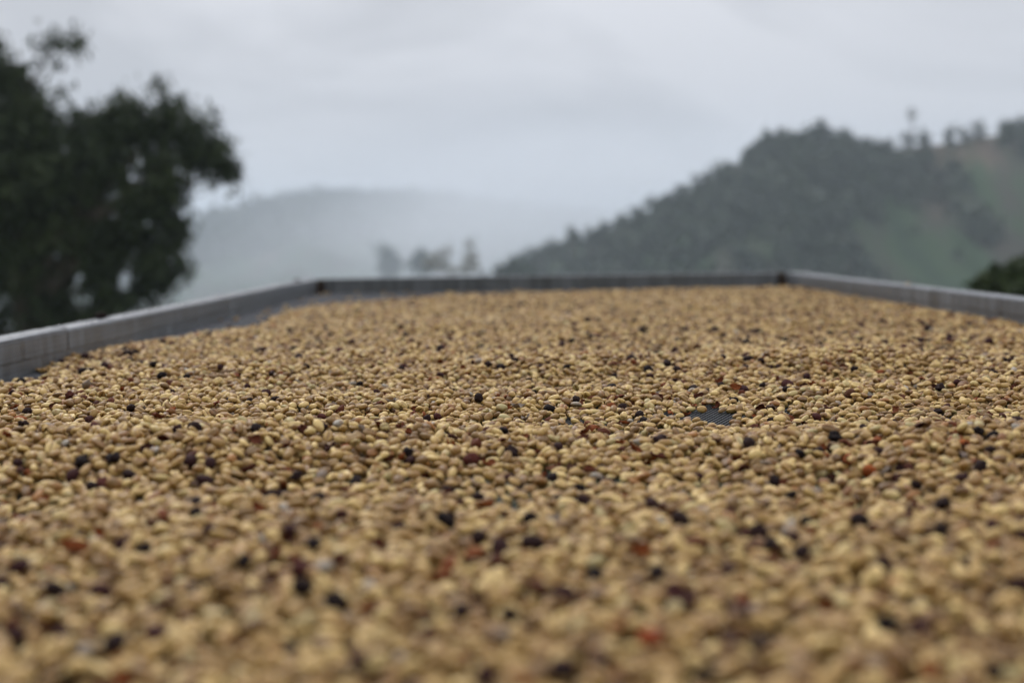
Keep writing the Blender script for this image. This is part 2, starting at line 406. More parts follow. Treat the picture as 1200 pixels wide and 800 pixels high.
small_tree('bush', 'low green bush peeping over the end rail at the foot of the hill', None, [(592, 317, 14, 5), (606, 316, 12, 6), (617, 320, 12, 5)], 210, 300, 1.1, 0.6, M_far, 604, 0.1, 'bush')

# single trees along the ridge and at the foot of the near hill
def hill_tree(label, px, py, rx, ry, Y, trunk_bottom_py, n=150, group='trees on the hill ridge', leaf=None):
    k = Y/F
    base = at(px, trunk_bottom_py, Y)
    root = thing('ridge_tree', base, label, 'tree', group)
    bl = [px_blob(px+dx*rx, py+dy*ry, Y, rx*s, ry*s) for dx, dy, s in ((0, -0.45, 0.55), (-0.35, 0.05, 0.6), (0.35, 0.1, 0.55), (0.05, 0.45, 0.6), (-0.35, 0.95, 0.5), (0.4, 0.95, 0.5))]
    V, Fq = leaf_quads(blob_points(bl, n, 2.0*k, 0.3, 6), leaf or 4.6*k, 0.1, 1.4)
    obj('crown', mesh_np('crown', V-base, Fq, M_far), root)
    v, f = tube([base, base+np.array([0.1*k, 0, (trunk_bottom_py-py)*k*0.6]), at(px, py, Y)], [1.6*k, 1.2*k, 0.6*k], 5)
    obj('trunk', mesh_np('trunk', v-base, f, M_bark, True), root)
for n_, (lab, px, py, rx, ry, tb) in enumerate([
    ('tall round-topped tree standing highest on the wooded crest of the hill', 963, 143, 9, 10, 168),
    ('second tree on the wooded crest of the hill, just lower than the round-topped one', 990, 155, 8, 11, 172),
    ('spreading tree where the wooded crest begins to fall to the valley', 938, 160, 12, 9, 170),
    ('small tree on the shoulder of the hill below the wooded crest', 905, 166, 10, 8, 172),
    ('lone slender tree with a small high crown above the saddle of the hill', 1069, 132, 6, 7, 172),
    ('dark bushy tree below the lone slender tree in the saddle', 1064, 160, 8, 9, 174),
    ('pale thin tree beside the dark bushy one in the saddle', 1082, 158, 7, 9, 172),
    ('low tree in the dip between wooded crest and saddle', 1042, 168, 10, 7, 176),
    ('narrow upright tree at the start of the bare soil terrace', 1112, 154, 6, 10, 170),
    ('dark tree over the middle of the bare soil terrace', 1130, 155, 8, 10, 168),
    ('broad leaning tree above the bare soil terrace', 1146, 147, 10, 9, 165),
    ('narrow tree near the end of the bare soil terrace', 1178, 146, 6, 11, 162),
    ('large dark tree on the highest part of the ridge', 1198, 142, 12, 14, 165),
    ('small tree low on the long falling spur of the hill', 852, 192, 6, 5, 204),
]): hill_tree(lab, px, py+(3 if n_ != 4 else 0), (rx*1.2 if n_ != 4 else rx), (ry*1.1 if n_ != 4 else ry), HY-2, tb, 150 if n_ != 4 else 60)
for lab, px, py, rx, ry, tb, Yt in [
    ('tallest of the dark trees at the foot of the falling spur', 671, 272, 6, 9, 300, 262),
    ('lower tree at the foot of the spur, next to the tallest one there', 693, 276, 8, 8, 300, 260),
    ('rounded tree at the misty tip of the spur', 632, 294, 12, 8, 315, 275),
    ('dark rounded tree between the spur tip and the tallest foot tree', 652, 292, 10, 8, 312, 270)]:
    hill_tree(lab, px, py, rx, ry, Yt, tb, 130, 'trees at the foot of the spur')

# far-off wood covering the slopes: nobody could count its trees
def wood(name, V, n, lo, hi, leaf, label, density_seed, thr, avoid=None):
    thr = thr + 0.0
    nr, nc, _ = V.shape
    jr = rng.uniform(lo, hi, n)*(nr-1)/1.6; jc = rng.uniform(0, 0.999, n)*(nc-1)
    a, b_ = jr.astype(int), jc.astype(int); a = np.minimum(a, nr-2)
    fr, fc = (jr-a)[:, None], (jc-b_)[:, None]
    P = V[a, b_]*(1-fr)*(1-fc)+V[a+1, b_]*fr*(1-fc)+V[a, b_+1]*(1-fr)*fc+V[a+1, b_+1]*fr*fc
    m = fbm(P[:, 0]*0.11, P[:, 2]*0.06+P[:, 1]*0.004, density_seed, 4) + 0.16*vnoise(P[:, 0]*0.6, P[:, 1]*0.4, 5) > thr+0.05-0.30*(project(P)[0] < 1035)*(jr > 0.75*(nr-1)/1.6) - 0.07*(project(P)[0] < 1000) + 0.10*(project(P)[0] > 1010)*(jr < 0.95*(nr-1)/1.6)
    qx, qy, _ = project(P); m &= (qx > -700) & (qx < 1750)
    if avoid is not None: m &= ~avoid(qx, qy)
    P = P[m]; k = len(P); per = 11
    R = rng.uniform(0.7, 1.5, k)[:, None]*leaf*0.75
    C = np.repeat(P+np.array([0, 0, 1])*R, per, 0) + rng.normal(size=(k*per, 3))*np.repeat(R, per, 0)*np.array([0.5, 0.5, 0.6])
    Vv, Ff = leaf_quads(C, leaf, 0.0, 1.3)
    obj(name, mesh_np(name, Vv, Ff, M_far), kind='stuff', label=label, category='woodland')
wood('hillside_wood', HV, 6500, 0.35, 1.0, 1.15, 'dark broadleaf wood covering the near hill slope', 71, 0.47,
     lambda x, y: (x > 1046) & (x < 1172) & (y < 188) & (y > 158) & (rng.random(len(x)) < 0.9))
wood('far_wood', FV, 3000, 0.6, 1.0, 5.0, 'blue hazy wood along the far hill', 91, 0.45)

# ------------------------------------------------------------------ drying bed
NZ = 1.0; XL, XR, Y0, Y1 = -0.497, 0.703, -0.45, 3.655
RH, RW = 0.039, 0.034                                  # rail height above the net, rail width
bed = thing('drying_bed', (0.1, 1.6, 0), 'long raised drying bed with grey metal rails and dark net under the beans', 'drying bed')
BO = np.array(bed.location)

def rail_mesh(name, x0, x1, y0, y1, z0, z1, bev=0.0022):
    import bmesh
    bm = bmesh.new()
    r_ = bmesh.ops.create_cube(bm, size=1.0)
    for v in bm.verts:
        v.co = Vector(((x0+x1)/2+v.co.x*(x1-x0), (y0+y1)/2+v.co.y*(y1-y0), (z0+z1)/2+v.co.z*(z1-z0))) - Vector(BO)
    bmesh.ops.bevel(bm, geom=list(bm.edges), offset=bev, segments=3, affect='EDGES', profile=0.6)
    # cut along the length and let the sheet metal run a little uneven
    long = max(x1-x0, y1-y0); ax = Vector((1, 0, 0)) if x1-x0 > y1-y0 else Vector((0, 1, 0))
    for k in range(1, int(long/0.05)):
        s_ = k*0.05; p = Vector((x0, y0, z0)) - Vector(BO) + ax*s_
        bmesh.ops.bisect_plane(bm, geom=bm.verts[:]+bm.edges[:]+bm.faces[:], plane_co=p, plane_no=ax)
    for v in bm.verts:
        q = np.dot(np.array(v.co), np.array(ax))
        v.co.z += 0.0004*math.sin(q*4+x0*7)
        if ax.y: v.co.x += 0.0004*math.sin(q*3+1)
        else: v.co.y += 0.0004*math.sin(q*3+1)
    me = bpy.data.meshes.new(name); bm.to_mesh(me); bm.free()
    me.materials.append(M_rail)
    for p in me.polygons: p.use_smooth = False
    return me
zt, zb = NZ+RH, NZ-0.012
jl, jr = 1.585, 2.60
obj('side_rail', rail_mesh('side_rail', XL-RW, XL, Y0, jl-0.0012, zb, zt+0.0006), bed)
obj('side_rail', rail_mesh('side_rail', XL-RW, XL-0.0006, jl+0.0012, Y1-0.02, zb, zt), bed)
obj('side_rail', rail_mesh('side_rail', XR, XR+RW, Y0, jr-0.001, zb, zt), bed)
obj('side_rail', rail_mesh('side_rail', XR+0.0005, XR+RW, jr+0.001, Y1-0.02, zb, zt-0.0004), bed)
obj('end_rail', rail_mesh('end_rail', XL+0.017, XR-0.017, Y1, Y1+RW, zb, zt-0.0008), bed)
obj('end_rail', rail_mesh('end_rail', XL+0.017, XR-0.017, Y0-RW, Y0, zb, zt-0.0008), bed)
def box(name, x0, x1, y0, y1, z0, z1, m, parent=bed, bev=0.001):
    me = rail_mesh(name, x0, x1, y0, y1, z0, z1, bev); me.materials.clear(); me.materials.append(m)
    return obj(name, me, parent)
for yy0, yy1 in ((Y1-0.018, Y1+RW-0.002), (Y0-RW+0.002, Y0+0.018)):
    box('corner_bracket', XL-0.004, XL+0.015, yy0, yy1, zb+0.002, zt-0.002, M_bracket)
    box('corner_bracket', XR-0.015, XR+0.004, yy0, yy1, zb+0.002, zt-0.002, M_bracket)
for x_ in (XL-RW/2, XR+RW/2):
    for y_ in (Y0, 1.2, 2.45, Y1):
        box('leg', x_-0.03, x_+0.03, y_-0.03, y_+0.03, -0.05, zb-0.001, M_post)
for y_ in (Y0+0.3, 0.45, 1.2, 1.85, 2.45, 3.1):
    box('cross_bar', XL+0.001, XR-0.001, y_-0.02, y_+0.02, NZ-0.045, NZ-0.006, M_post)

# rolled step along the inner face of each rail: the upper part stands proud
for x_, sx_, js in ((XL, 1, jl), (XR, -1, jr)):
    for ya, yb in ((Y0+0.02, js-0.002), (js+0.002, Y1-0.02)):
        a_, b_ = (x_-0.0004, x_+0.0013) if sx_ > 0 else (x_-0.0013, x_+0.0004)
        box('rail_lip', a_, b_, ya, yb, NZ+0.0165, zt-0.0025, M_rail, bed, 0.0005)
# bent sheet end at the joint of the wet rail
pv_ = []
for k, y_ in enumerate(np.linspace(1.35, jl, 9)):
    g_ = (k/8)**0.7
    pv_ += [(XL+0.0003, y_, zt-0.001), (XL+0.0003, y_, zt+0.0004), (XL-0.016*g_-0.002, y_, zt+0.0006+0.0026*g_), (XL-0.016*g_-0.002, y_, zt-0.001)]
pf_ = [(4*k+a, 4*k+(a+1) % 4, 4*k+4+(a+1) % 4, 4*k+4+a) for k in range(8) for a in range(4)] + [(0, 3, 2, 1), (32, 33, 34, 35)]
obj('bent_rail_end', mesh_np('bent_rail_end', np.array(pv_)-BO, np.array(pf_), M_rail), bed)

# net: thin crossing plastic strands in long diamonds
def strands():
    parts_v, parts_f = [], []
    th = 0.0008
    pitch = 0.0034
    for sgn, slope in ((1, 0.39), (-1, 0.11)):
        lo = XL+0.001; hi = XR-0.001
        c = np.arange(lo-(Y1-Y0)*slope-0.02, hi+(Y1-Y0)*slope+0.02, pitch)
        for c0 in c:
            # x = c0 + sgn*slope*(y-ym)
            ym = (Y0+Y1)/2
            ya, yb = Y0+0.002, Y1-0.002
            xs = sorted(((lo-c0)/(sgn*slope)+ym, (hi-c0)/(sgn*slope)+ym))
            ya, yb = max(ya, xs[0]), min(yb, xs[1])
            if yb-ya < 0.01: continue
            xa, xb = c0+sgn*slope*(ya-ym), c0+sgn*slope*(yb-ym)
            z = NZ+0.0005*sgn
            o = len(parts_v)*8
            V = [(xa-th/2, ya, z-th/2), (xa+th/2, ya, z-th/2), (xa+th/2, ya, z+th/2), (xa-th/2, ya, z+th/2),
                 (xb-th/2, yb, z-th/2), (xb+th/2, yb, z-th/2), (xb+th/2, yb, z+th/2), (xb-th/2, yb, z+th/2)]
            parts_v.append(V)
            for f in ((0, 1, 5, 4), (1, 2, 6, 5), (2, 3, 7, 6), (3, 0, 4, 7)): parts_f.append([q+o for q in f])
    return np.array(parts_v).reshape(-1, 3), np.array(parts_f)
nv, nf = strands()
obj('net', mesh_np('net', nv-BO, nf, M_net), bed, kind='stuff')

# bolts on the rails
def dome(name, c, r, h, m, parent=None, seg=12):
    V = []; Fs = []
    for i in range(5):
        a = i/4*math.pi/2
        for k in range(seg):
            th = 2*math.pi*k/seg
            V.append((c[0]+r*math.cos(a)*math.cos(th)*(1 if i < 4 else 0.05), c[1]+r*math.cos(a)*math.sin(th), c[2]+h*math.sin(a)))
    for i in range(4):
        for k in range(seg):
            Fs.append((i*seg+k, i*seg+(k+1) % seg, (i+1)*seg+(k+1) % seg, (i+1)*seg+k))
    return mesh_np(name, np.array(V)-(BO if parent else 0), np.array(Fs), m, True)
obj('bolt', dome('bolt', (XL-0.017, 3.42, zt+0.0005), 0.009, 0.006, M_bracket, bed), bed)
# rivets on the inner faces of the rails
def rivet(x, y, z, sx):
    box('rivet', min(x, x+sx), max(x, x+sx), y-0.0022, y+0.0022, z-0.006, z+0.006, M_bracket, bed, 0.0004)
rivet(XL-0.001, 1.885, NZ+0.029, 0.0018); rivet(XR-0.001, 2.04, NZ+0.020, 0.0018)
# water left on the rail tops after the rain
wp, wf = [], []
for x0_, ylo, yhi, n_ in ((XL-RW, 1.1, 3.5, 150), (XR, 1.7, 3.5, 70)):
    for _ in range(n_):
        cx, cy = x0_+rng.uniform(0.006, RW-0.005), rng.uniform(ylo, yhi); r_ = rng.uniform(0.0012, 0.0042)
        d = dome('d', (cx, cy, zt+0.0006), r_, r_*0.38, M_drop); 
        co = np.array([v.co[:] for v in d.vertices]); co[:, 1] = cy+(co[:, 1]-cy)*rng.uniform(1, 2.2)
        wf.append(np.array([p.vertices[:] for p in d.polygons])); wp.append(co); bpy.data.meshes.remove(d)
v_, f_ = join(list(zip(wp, wf)))
obj('water_drops', mesh_np('water_drops', v_-BO, f_, M_drop, True), bed, kind='stuff')

# ------------------------------------------------------------------ bean layer: target height over the net
def left_edge(y):
    return np.interp(y, [0, 1.20, 1.27, 1.33, 1.40, 1.45, 1.50, 1.6, 1.84, 1.95, 2.10, 2.30, 2.60, 2.85, 3.05, 3.3, 3.5, 3.66],
                     [-.60, -.58, -.495, -.470, -.455, -.480, -.52, -.535, -.50, -.455, -.418, -.400, -.415, -.385, -.30, -.16, 0.0, 0.2])
def smooth(e0, e1, x):
    t_ = np.clip((x-e0)/(e1-e0), 0, 1); return t_*t_*(3-2*t_)
def gauss(x, y, cx, cy, sx_, sy_): return np.exp(-((x-cx)/sx_)**2-((y-cy)/sy_)**2)
def target(x, y):
    h = 0.0082 + 0.0055*np.sin(2*math.pi*(y/0.27+0.35*vnoise(x*2.5, y*1.5, 61)))*smooth(0, 1, vnoise(x*3, y*2, 63)) + 0.012*(fbm(x*4.2+3, y*3.0, 11, 3)-0.5) + 0.009*(vnoise(x*11, y*8, 23)-0.5)
    h = h + 0.011*gauss(x, y, -0.26, 0.82, 0.16, 0.13) + 0.007*gauss(x, y, 0.30, 1.38, 0.26, 0.09) + 0.006*gauss(x, y, 0.27, 0.74, 0.16, 0.1)
    h = h - 0.006*gauss(x, y, -0.05, 1.13, 0.18, 0.12) - 0.005*gauss(x, y, 0.2, 1.1, 0.2, 0.1) + 0.006*gauss(x, y, -0.44, 1.75, 0.06, 0.16)
    h = h + 0.004*gauss(x, y, 0.0, 0.5, 0.3, 0.1)
    h = np.maximum(h*(1-0.55*smooth(1.6, 3.0, y)), 0.0032)
    wig = 0.02*(vnoise(x*30, y*30, 41)-0.5)+0.03*(vnoise(x*9, y*9, 43)-0.5)
    d = x-left_edge(y)+wig*smooth(1.2, 1.4, y)
    h = np.minimum(h, np.where(d > 0, 0.0016+0.10*d, -1))
    d = XR-x+0.004
    h = np.minimum(h, 0.0016+0.12*d)
    d = (3.36+0.16*smooth(-0.1, 0.35, x)-y)+wig*1.2
    h = np.minimum(h, np.where(d > 0, 0.0016+0.1*d, -1))
    for cx, cy, ax, ay in ((0.141, 1.020, 0.022, 0.050), (0.329, 1.13, 0.010, 0.03)):
        q = np.hypot((x-cx)/ax, (y-cy)/ay)+1.3*(vnoise(x*130, y*60, 51)-0.5)
        h = np.where(q < 1, -1, np.minimum(h, 0.0034+0.35*(q-1)*ax))
    stray_ = (vnoise(x*75, y*60, 97) > 0.93) & (h < 0) & (x > XL+0.004) & (y < 3.6)
    return np.where(stray_, 0.0034, h)

# ------------------------------------------------------------------ let the beans settle: drop ellipsoids onto a height grid
G = 0.001
gx0, gy0 = XL-0.012, -0.012
BXn, BYn = 78, 230; BS = 0.016
gnx, gny = int(BXn*BS/G)+24, int(BYn*BS/G)+24
gxs = gx0+np.arange(gnx)*G; gys = gy0+np.arange(gny)*G
GX, GY = np.meshgrid(gxs, gys, indexing='ij')
T = target(GX, GY).astype(np.float32); del GX, GY
H = np.maximum(0.0, T-0.0090).astype(np.float32)
own = np.full(H.shape, -1, np.int32)
ofs = np.arange(-6, 7)
OX, OY = np.meshgrid(ofs, ofs, indexing='ij'); OX = OX.ravel(); OY = OY.ravel()
B_pos, B_rot, B_scl = [], [], []
nb = 0
alive = np.ones((BXn, BYn), np.int8)*3
bi, bj = np.meshgrid(np.arange(BXn), np.arange(BYn), indexing='ij')
AX0 = np.array([0.0040, 0.00272, 0.0023])
SUN_ = None
for it in range(62):
    for ph in range(4):
        sel = (bi % 2 == ph % 2) & (bj % 2 == ph//2) & (alive > 0)
        I, J = bi[sel], bj[sel]
        n = len(I)
        if n == 0: continue
        best = np.full(n, 1e9); keepd = None
        for k in range(3):
            px_ = XL-0.004+(I+rng.random(n))*BS; py_ = (J+rng.random(n))*BS
            px_ = np.clip(px_, XL+0.004, XR-0.004)
            a = np.round((px_-gx0)/G).astype(int); b_ = np.round((py_-gy0)/G).astype(int)
            ia = a[:, None]+OX; ib = b_[:, None]+OY
            h = H[ia, ib]
            dx = gx0+ia*G-px_[:, None]; dy = gy0+ib*G-py_[:, None]
            # local slope decides the tilt
            gxm = (h*dx).mean(1)/(dx**2).mean(1); gym = (h*dy).mean(1)/(dy**2).mean(1)
            nrm = np.stack([-gxm*0.8, -gym*0.8, np.ones(n)], -1) + rng.normal(size=(n, 3))*np.array([0.36, 0.36, 0])
            edge = rng.random(n) < 0.22
            nrm[edge] += rng.normal(size=(edge.sum(), 3))*np.array([0.8, 0.8, 0])
            nrm /= np.linalg.norm(nrm, axis=1, keepdims=True)
            yaw = rng.random(n)*2*math.pi; u_ = np.stack([np.cos(yaw), np.sin(yaw), np.zeros(n)], -1)
            u_ -= nrm*(u_*nrm).sum(1, keepdims=True); u_ /= np.linalg.norm(u_, axis=1, keepdims=True)
            v_ = np.cross(nrm, u_)
            Rm = np.stack([u_, v_, nrm], -1)
            sc = AX0*np.clip(rng.normal(1, 0.09, (n, 1)), 0.72, 1.25)*rng.uniform(0.92, 1.08, (n, 3))
            A = np.einsum('nij,nj,nkj->nik', Rm, 1/sc**2, Rm)
            Bq = A[:, 0, 2, None]*dx+A[:, 1, 2, None]*dy
            Cq = A[:, 0, 0, None]*dx*dx+2*A[:, 0, 1, None]*dx*dy+A[:, 1, 1, None]*dy*dy-1
            D = Bq*Bq-A[:, 2, 2, None]*Cq; ok = D > 0
            sq = np.sqrt(np.maximum(D, 0)); iv = 1/A[:, 2, 2, None]
            lo = np.where(ok, (-Bq-sq)*iv, 1e3); up = np.where(ok, (-Bq+sq)*iv, -1e3)
            zc = (h-lo).max(1)
            score = zc-T[a, b_]
            up = up.astype(np.float32)
            cur = (px_, py_, zc, Rm, sc, ia, ib, up)
            if keepd is None: keepd = [q.copy() for q in cur]; best = score.copy()
            else:
                m = score < best; best[m] = score[m]
                for q, c_ in zip(keepd, cur): q[m] = c_[m]
        px_, py_, zc, Rm, sc, ia, ib, up = keepd
        acc = best < 0.0009+np.clip(rng.normal(0, 0.0019, n), -0.0038, 0.0034)
        fail = ~acc
        alive[I[fail], J[fail]] -= 1
        if not acc.any(): continue
        zc = zc[acc]-0.0006; ia, ib, up = ia[acc], ib[acc], up[acc]
        m = len(zc)
        top = up+zc[:, None]; old = H[ia, ib]; hi_ = top > old
        H[ia[hi_], ib[hi_]] = top[hi_]
        own[ia[hi_], ib[hi_]] = np.broadcast_to((nb+np.arange(m))[:, None], hi_.shape)[hi_]
        B_pos.append(np.stack([px_[acc], py_[acc], NZ+0.001+zc], -1)); B_rot.append(Rm[acc]); B_scl.append(sc[acc]/AX0)
        nb += m
B_pos = np.concatenate(B_pos); B_rot = np.concatenate(B_rot); B_scl = np.concatenate(B_scl)
seen = np.bincount(own[own >= 0], minlength=nb)
used = seen > 3
print('beans', nb, 'showing', used.sum())

kind = np.zeros(nb, np.int8)                      # 0 pale bean, 1 dark cherry, 2 husk
tone = rng.random(nb).astype(np.float32)
tone_raw = tone.copy()
tone = np.where(rng.random(nb) < 0.82, tone*0.85, tone).astype(np.float32)
# random dark ones and husks; the clearly visible ones follow further down
pr = rng.random(nb); clus = vnoise(B_pos[:, 0]*14, B_pos[:, 1]*9, 77)
farw = smooth(1.25, 1.7, B_pos[:, 1])
kind[pr < (0.012+0.022*farw)*(0.4+1.2*clus)] = 1
hk = pr > 1-0.055*(0.4+1.2*clus); kind[hk] = 2
tone[hk & (rng.random(nb) < 0.7)] *= 0.7

DARK = [  # photograph pixels, tone of the dried cherry (0 black .. 0.6 plum .. 0.95 orange red)
 (627,458,0),(670,470,.3),(647,478,0),(592,502,0),(502,486,.1),(510,487,.7),(773,512,.4),(653,522,.5),(473,527,0),(482,538,.5),(600,528,.3),(548,538,.75),(420,562,.1),(602,557,.6),
 (642,558,.2),(523,573,.3),(563,583,.4),(602,590,.6),(688,590,.5),(717,563,.3),(685,573,.1),(430,595,.5),(622,611,.1),(468,617,.2),(523,609,.0),(407,613,.3),(563,630,.5),(443,458,.6),
 (720,438,.2),(753,485,.2),(570,430,.4),(420,450,.1),(753,493,.0),(730,477,.4),(650,583,.1),(917,455,0),(864,469,0),(1143,508,0),(1162,510,0),(973,512,0),(953,528,.1),(938,528,.0),
 (1027,528,.5),(1052,547,.5),(1165,528,.3),(1102,452,.3),(1123,447,.3),(995,462,.85),(897,450,.1),(1183,424,.5),(1178,415,.4),(880,517,.4),(1050,483,.95),(1012,555,.93),(955,488,.7),
 (972,525,.6),(947,443,.97),(983,445,.85),(189,440,0),(218,442,0),(320,466,.0),(318,440,.1),(262,430,.5),(85,465,.75),(207,498,.6),(233,503,.4),(100,493,.6),(22,495,.4),(33,483,.1),
 (375,449,.75),(307,459,.6),(382,503,.1),(293,453,.3),(202,458,.5),(113,497,.72),(377,490,.75),(30,660,.3),(23,540,.2),(97,535,.1),(218,541,.2),(137,536,.1),(247,538,.2),(328,581,.1),
 (377,583,.2),(220,600,.2),(230,588,.2),(138,645,.3),(160,643,.1),(222,693,.2),(242,680,.3),(295,661,.1),(337,618,.3),(108,696,.3),(180,713,.3),(130,756,.3),(170,746,.3),(362,698,.2),
 (340,763,.1),(393,656,.75),(13,736,.2),(63,746,.3),(3,681,.2),(192,603,.85),(242,623,.95),(348,670,.72),(218,718,.7),(70,688,.3),(108,566,.3),(152,558,.4),(362,636,.1),(1050,733,.0),
 (1085,730,.3),(1170,780,.4),(1010,605,.2),(947,606,.0),(1095,618,.2),(940,650,.4),(1128,656,.2),(885,621,.1),(907,636,.2),(1163,615,.3),(897,745,.3),(853,736,.6),(935,633,.5),(1102,586,.3),
 (1078,570,.4),(928,581,.1),(907,568,.2),(1152,545,.3),(1017,553,.95),(820,790,.2),(1188,686,.5),(1030,656,.2),(850,666,.5),(1020,621,.75),(1188,628,.6),(872,713,.95),(428,768,.3),(530,715,.4),
 (590,715,.2),(703,672,.0),(660,695,.6),(670,790,.4),(710,788,.3),(565,787,.3),(405,705,.1),(563,635,.4),(628,632,.1),(770,670,.2),(760,760,.95),(505,745,.85),(240,560,.2),(60,600,.3),
 (1100,480,.2),(905,490,.3),(1010,500,.4),(560,470,.3),(300,505,.2),(150,480,.3),(820,560,.3),(770,590,.2),(800,610,.4),(580,640,.5),(340,560,.3),(80,560,.3),(1130,560,.2),(850,450,.2),
 (803,425,.1),(760,440,.3),(900,430,.2),(1000,430,.2),(1060,430,.3),(1080,410,.2),(520,440,.3),(470,430,.2),(360,430,.3),(300,410,.2),(600,420,.2),(680,410,.3),(935,405,.2),(860,400,.3)]
HUSK = [(738,423,.4),(712,467,.35),(688,505,.4),(710,506,.2),(470,540,.5),(573,592,.62),(845,446,.4),(863,455,.6),(687,515,.2),(182,490,.3),(560,655,.55),(535,680,.5),(520,668,.5),(1050,484,.65),(880,500,.2),
        (890,478,.25),(905,476,.72),(616,495,.95),(608,478,.95),(460,470,.95),(300,520,.3),(620,690,.1),(745,650,.6),(1000,545,.4),(820,640,.3),(255,475,.4),(105,452,.95),(130,470,.3),(1120,500,.35),(700,560,.3),
        (970,478,.1),(990,520,.3),(840,520,.1),(400,480,.25),(440,500,.3),(500,560,.2),(90,640,.5),(300,600,.4),(650,610,.9),(1080,600,.3),(1040,560,.9),(560,520,.3),(740,530,.4),(780,540,.25)]
def hit(px, py):
    """index of the bean that is seen at this pixel"""
    d = CRn @ np.array([(px-600)/F, (400-py)/F, -1.0]); d = d/d[1]
    y = np.arange(0.25, 3.6, 0.0006); x = d[0]*y; z = CAM[2]+d[2]*y-NZ-0.001
    i = np.round((x-gx0)/G).astype(int); j = np.round((y-gy0)/G).astype(int)
    ok = (i >= 0) & (i < gnx) & (j >= 0) & (j < gny) & (z < 0.05)
    i, j, z = i[ok], j[ok], z[ok]
    k = np.nonzero(z <= H[i, j])[0]
    return own[i[k[0]], j[k[0]]] if len(k) else -1
near = (B_pos[:, 1] < 1.3) & (kind == 1) & used
kind[near & (rng.random(nb) < 0.75)] = 0
PLAIN = {(1143, 508), (1162, 510), (864, 469), (592, 502), (189, 440), (218, 442), (703, 672), (1050, 733)}
for lst, kd in ((DARK, 1), (HUSK, 2)):
    for px_, py_, tn_ in lst:
        k = hit(px_, py_)
        if k < 0: continue
        kind[k] = kd; tone[k] = tn_+rng.uniform(-.04, .04)+(0.3*(rng.random() < 0.3) if kd == 1 and tn_ < 0.35 and (px_, py_) not in PLAIN else 0)
        if kd == 1:                                    # whole cherries are rounder and stand a little prouder
            f = rng.uniform(0.62, 0.92); B_scl[k] = (f*rng.uniform(.9, 1.1), f, f*rng.uniform(0.85, 1.05)); B_pos[k, 2] += 0.0005
        else:
            B_pos[k, 2] += 0.0022; B_scl[k] *= 1.15
rd = (kind == 1) & (tone > 0.86)
tone[rd & (rng.random(nb) < 0.7)] *= 0.6

# ------------------------------------------------------------------ bean shapes
def ell_grid(nu=20, nv=12):
    V = []; Fs = []
    for i in range(nv+1):
        a = math.pi*i/nv
        for k in range(nu):
            th = 2*math.pi*k/nu
            V.append((math.cos(a), math.sin(a)*math.cos(th), math.sin(a)*math.sin(th)))
    for i in range(nv):
        for k in range(nu): Fs.append((i*nu+k, (i+1)*nu+k, (i+1)*nu+(k+1) % nu, i*nu+(k+1) % nu))
    return np.array(V), np.array(Fs)
def bean_mesh(name, seed, m, flat, groove, lump, ax):
    V, Fs = ell_grid(24, 14); g = np.random.default_rng(seed)
    x, y, z = V.T.copy()
    ex = np.sign(x)*np.abs(x)**0.9                           # slightly blunt ends
    zz = np.where(z < 0, z*flat, z)
    gr = groove*np.exp(-((y+0.07*np.sin(x*3+seed))/0.17)**2)*np.clip(1-x*x, 0, 1)**0.5
    zz = zz + np.where(z < 0, gr, 0)
    rr_ = 1+0.9*lump*sum(np.sin(g.normal(size=3)@V.T*q+g.uniform(0, 6)) for q in (1.5, 2.5, 4, 6))/3
    yy = y*(1+0.10*g.normal()*x)
    P = np.stack([ex*rr_, yy*rr_, zz*rr_], -1)*ax
    if g.random() < 0.5: P[:, 2] += 0.06*ax[2]*(x**2)
    me = mesh_np(name, P, Fs, m, True)
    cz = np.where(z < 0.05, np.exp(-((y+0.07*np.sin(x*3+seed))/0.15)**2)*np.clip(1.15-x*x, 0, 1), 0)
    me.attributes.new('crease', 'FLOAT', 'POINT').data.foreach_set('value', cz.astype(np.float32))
    return me
def husk_mesh(name, seed, m):
    g = np.random.default_rng(seed); nu, nv = 14, 7
    V = []; 
    for s in (1.0, 0.93):
        for i in range(nv+1):
            for k in range(nu+1):
                a = (i/nv-0.5)*math.pi*0.92; th = (k/nu)*math.pi*(0.8+0.25*math.sin(i*1.3+seed))
                V.append((math.sin(a)*s, math.cos(a)*math.cos(th)*s, (math.cos(a)*math.sin(th)-0.45)*s))
    V = np.array(V); n1_ = (nv+1)*(nu+1); w_ = nu+1; Fs = []
    for i in range(nv):
        for k in range(nu):
            q = (i*w_+k, i*w_+k+1, (i+1)*w_+k+1, (i+1)*w_+k); Fs.append(q); Fs.append(tuple(r+n1_ for r in q[::-1]))
    for k in range(nu):
        for i in (0, nv): q = i*w_+k; Fs.append((q, q+n1_, q+1+n1_, q+1))
    for i in range(nv):
        for k in (0, nu): q = i*w_+k; Fs.append((q, q+w_, q+w_+n1_, q+n1_))
    V = V + 0.12*np.sin(V@g.normal(size=(3, 3))*3+g.uniform(0, 6, 3))
    return mesh_np(name, V*np.array([0.0042, 0.0028, 0.0024]), Fs, m, True)
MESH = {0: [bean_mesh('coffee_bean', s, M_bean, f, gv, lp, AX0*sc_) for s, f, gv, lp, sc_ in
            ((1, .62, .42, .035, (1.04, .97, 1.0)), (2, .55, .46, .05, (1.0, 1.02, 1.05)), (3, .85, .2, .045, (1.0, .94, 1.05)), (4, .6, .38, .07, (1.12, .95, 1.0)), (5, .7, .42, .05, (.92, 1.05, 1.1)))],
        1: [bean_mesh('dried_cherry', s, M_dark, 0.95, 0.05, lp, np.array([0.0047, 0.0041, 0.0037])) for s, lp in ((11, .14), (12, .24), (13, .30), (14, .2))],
        2: [husk_mesh('coffee_husk', s, M_husk) for s in (21, 22, 23)]}
var = rng.integers(0, 60, nb)
flip = rng.random(nb) < 0.5                        # flat side up shows the crease
